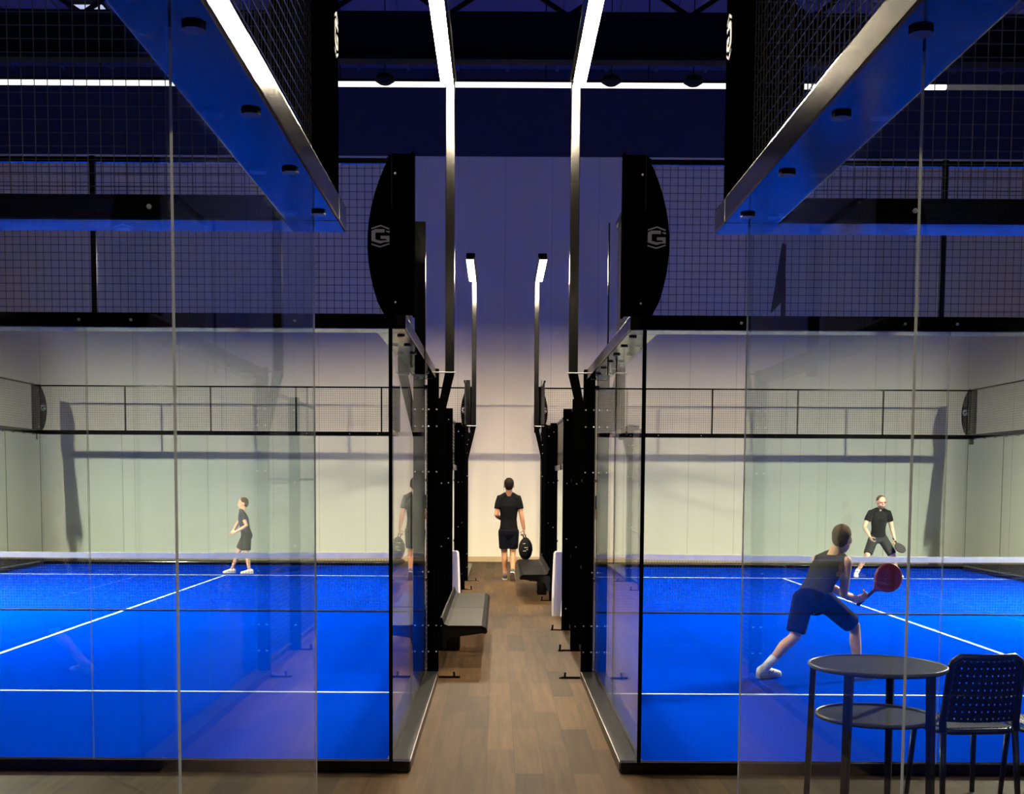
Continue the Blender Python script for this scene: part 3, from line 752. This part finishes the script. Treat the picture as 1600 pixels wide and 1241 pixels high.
def racket(name, label, butt, head, nrm, R, m, k=1.0):
    butt, head = V(butt), V(head); d = (head-butt).normalized(); n = V(nrm); n = (n-d*n.dot(d)).normalized(); q = d.cross(n)
    t = thing(name, label, 'racket', butt)
    L = (head-butt).length
    def outline(g):
        pts = []
        for i in range(36):
            a = 2*math.pi*i/36; x = R*g*0.95*math.sin(a); y = R*g*math.cos(a)
            if y < 0: x *= 1-0.28*(y/R)**2; y *= 1.12
            pts.append((x, y))
        return pts
    P = lambda u, v, w_: head+q*u+d*v+n*w_
    hd = MB().prism(outline(0.95), P, -0.016*k, 0.016*k).build('racket_head', m, t)
    mb = MB(); o = outline(0.97); ring = [head+q*u+d*v for u, v in o]; mb.tube(ring+ring[:2], 0.018*k, 8, cap=False); mb.build('rim', M['rframe'] if m == M['red'] else M['grip'], t, smooth=True)
    mb = MB()
    for i in range(-3, 4):
        for j in range(-3, 4):
            x, y = i*R*0.2, j*R*0.2
            if x*x+y*y < (R*0.66)**2:
                c = head+q*x+d*y; mb.tube([c-n*0.0175*k, c+n*0.0175*k], R*0.045, 8)
    mb.build('drilled_hole', M['grip'], hd)
    th = head-d*R*1.02
    mb = MB(); mb.limb([(butt, 0.020*k), (butt+(th-butt)*0.72, 0.017*k)], 10); mb.build('grip', M['grip'], t, smooth=True)
    mb = MB()
    for sx in (-1, 1): mb.tube([butt+(th-butt)*0.7, butt+(th-butt)*0.85+q*(sx*0.012*k), th+q*(sx*R*0.42)+d*R*0.1], 0.012*k, 8)
    mb.build('throat', m, t, smooth=True)
    return t

# crouching player on the right court, seen from behind
J = dict(head=(3.455, 12.50, 1.455), shR=(3.47, 12.38, 1.215), shL=(3.245, 12.66, 1.215), hipR=(3.20, 12.22, 0.84), hipL=(3.02, 12.32, 0.845),
         elR=(3.455, 12.40, 0.875), wrR=(3.705, 12.66, 0.795), elL=(3.42, 12.84, 0.93), wrL=(3.66, 12.86, 0.80),
         knR=(3.575, 12.38, 0.545), anR=(3.575, 12.23, 0.105), knL=(2.925, 12.25, 0.455), anL=(2.62, 12.25, 0.125))
person('player crouching with back to us on the right court, sleeveless charcoal top', (3.1, 12.27, 0), J, 1.09,
       (0.62, 0.76, -0.05), (0.12, 0.10, 1), dict(skin=M['skin'], shirt=M['shirt'], shorts=M['shorts'], hair=M['hair'], shoe=M['white']),
       short_len=0.88, sleeveless=True, lean_fwd=(-0.015, -0.035, 0.03), shoe_dirs=dict(R=((0.88, 0.42, 0), 0), L=((0.75, 0.45, 0), 0)), socks=0.30, vox=0.011,
       hands=(((3.705, 12.66, 0.795), (0.75, 0.5, 0.12), (-0.35, 0.5, 0.6), 1.0, (0.3, 0, 0.8)), ((3.66, 12.86, 0.80), (0.5, -0.35, -0.35), (0.3, -0.5, 0.6), 0.9, (0.3, 0, 0.8))))
racket('padel_racket', 'round dark red padel racket held by the crouching player', (3.70, 12.70, 0.745), (4.045, 12.80, 1.022), (0.15, -1, 0.1), 0.150, M['red'], 1.05)

# facing player beyond the net on the right court
J = dict(head=(7.97, 25.46, 1.625), shR=(7.765, 25.5, 1.385), shL=(8.145, 25.5, 1.385), hipR=(7.86, 25.54, 0.86), hipL=(8.04, 25.54, 0.86),
         elR=(7.63, 25.46, 1.09), wrR=(7.69, 25.26, 0.90), elL=(8.225, 25.5, 1.07), wrL=(8.255, 25.40, 0.86),
         knR=(7.68, 25.36, 0.50), anR=(7.50, 25.50, 0.11), knL=(8.225, 25.36, 0.49), anL=(8.36, 25.48, 0.11))
person('bearded player in black shirt and dark grey shorts facing us beyond the right net', (7.95, 25.5, 0), J, 1.03,
       (0.12, -1, -0.12), (0, 0, 1), dict(skin=M['skin'], shirt=M['shirt2'], shorts=M['shorts2'], hair=M['hair'], shoe=M['white']),
       short_len=0.90, sleeve=0.55, shoe_dirs=dict(R=((-0.35, -1, 0), 0), L=((0.3, -1, 0), 0)), socks=0.18, vox=0.013, extras=('beard', 'glasses'),
       hands=(((7.69, 25.26, 0.90), (0.35, -0.2, -0.8), (0.8, 0.2, 0.3), 0.5, (0, -1, 0)), ((8.255, 25.40, 0.86), (0.1, -0.2, -1), (-0.8, -0.2, 0), 0.95, (0, -1, 0))))
racket('padel_racket', 'small dark racket hanging from the hand of the bearded player beyond the net', (8.235, 25.41, 0.86), (8.33, 25.24, 0.66), (0.3, -1, 0.5), 0.115, M['grip'])

# player on the left court seen from the side
J = dict(head=(-5.555, 25.6, 1.515), shR=(-5.60, 25.74, 1.285), shL=(-5.545, 25.44, 1.285), hipR=(-5.50, 25.69, 0.84), hipL=(-5.47, 25.52, 0.84),
         elR=(-5.70, 25.78, 1.10), wrR=(-5.80, 25.66, 0.90), elL=(-5.435, 25.36, 1.05), wrL=(-5.66, 25.36, 0.92),
         knR=(-5.69, 25.70, 0.47), anR=(-5.83, 25.70, 0.10), knL=(-5.47, 25.50, 0.45), anL=(-5.41, 25.50, 0.10))
person('player in dark top and shorts standing sideways, facing left beyond the left net', (-5.6, 25.6, 0), J, 0.95,
       (-1, -0.25, -0.02), (0, 0, 1), dict(skin=M['skin'], shirt=M['shirt3'], shorts=M['shorts2'], hair=M['hair'], shoe=M['cream']),
       short_len=0.80, sleeve=0.5, shoe_dirs=dict(R=((-1, -0.2, 0), 0), L=((-1, -0.2, 0), 0)), vox=0.013,
       hands=(((-5.80, 25.66, 0.90), (-0.6, -0.3, -0.5), (0.3, 0, -1), 0.5, (0, -1, 0)), ((-5.66, 25.36, 0.92), (-0.9, 0.1, -0.2), (0, 1, 0), 0.5, (0, 0, 1))))

# man walking away down the aisle
J = dict(head=(0.09, 24.48, 1.935), shR=(0.275, 24.5, 1.665), shL=(-0.095, 24.5, 1.665), hipR=(0.185, 24.5, 1.0), hipL=(-0.005, 24.5, 1.0),
         elR=(0.345, 24.46, 1.33), wrR=(0.398, 24.48, 1.05), elL=(-0.165, 24.44, 1.33), wrL=(-0.07, 24.68, 1.24),
         knR=(0.175, 24.52, 0.555), anR=(0.175, 24.30, 0.185), knL=(0.005, 24.53, 0.555), anL=(0.02, 24.50, 0.11))
person('man in black shirt and shorts walking away down the aisle', (0.09, 24.5, 0), J, 1.14,
       (0.0, 1, 0.02), (0, 0, 1), dict(skin=M['skin2'], shirt=M['shirt2'], shorts=M['shorts'], hair=M['hair2'], shoe=M['dark']),
       short_len=0.78, sleeve=0.62, shoe_dirs=dict(R=((0.08, 1, 0), -0.75), L=((-0.05, 1, 0), 0)), vox=0.013,
       hands=(((0.398, 24.48, 1.05), (0.08, 0.0, -1), (-1, 0, 0), 1.0, (0, 1, 0)), ((-0.07, 24.68, 1.24), (0.4, 0.9, 0), (0, 0, -1), 0.5, (1, 0, 0))))
t = thing('racket_bag', 'black round racket bag with pale print carried by the walking man', 'bag', (0.44, 24.5, 0.42))
mb = MB(); c0 = V((0.435, 24.49, 0.655)); rs = []
for tt, rx, ry in ((-0.225, 0.05, 0.03), (-0.20, 0.085, 0.055), (-0.13, 0.125, 0.08), (-0.03, 0.146, 0.09), (0.07, 0.135, 0.085), (0.15, 0.10, 0.065), (0.20, 0.06, 0.045), (0.222, 0.03, 0.03)):
    rs.append((c0+V((0, 0, tt)), V((1, 0, 0)), V((0, 1, 0)), rx, ry))
b = mb.loft(rs, 20).build('bag_body', M['bag'], t, smooth=True)
MB().tube([(0.395, 24.49, 0.86), (0.385, 24.49, 0.92), (0.405, 24.49, 0.965), (0.43, 24.49, 0.92), (0.44, 24.49, 0.86)], 0.012, 8).build('handle', M['bag'], t, smooth=True)
mb = MB()
for u, z, l in ((-0.03, 0.10, 0.05), (0.01, 0.02, 0.07), (-0.02, -0.05, 0.06), (0.03, -0.02, 0.03)):
    mb.box(c0.x+u-l/2, c0.x+u+l/2, 24.395, 24.402, c0.z+z-0.006, c0.z+z+0.006)
mb.build('bag_print', M['print'], b)  # pale printed bars on the front of the bag

for o in bpy.data.objects:
    if '_base' in o: del o['_base']
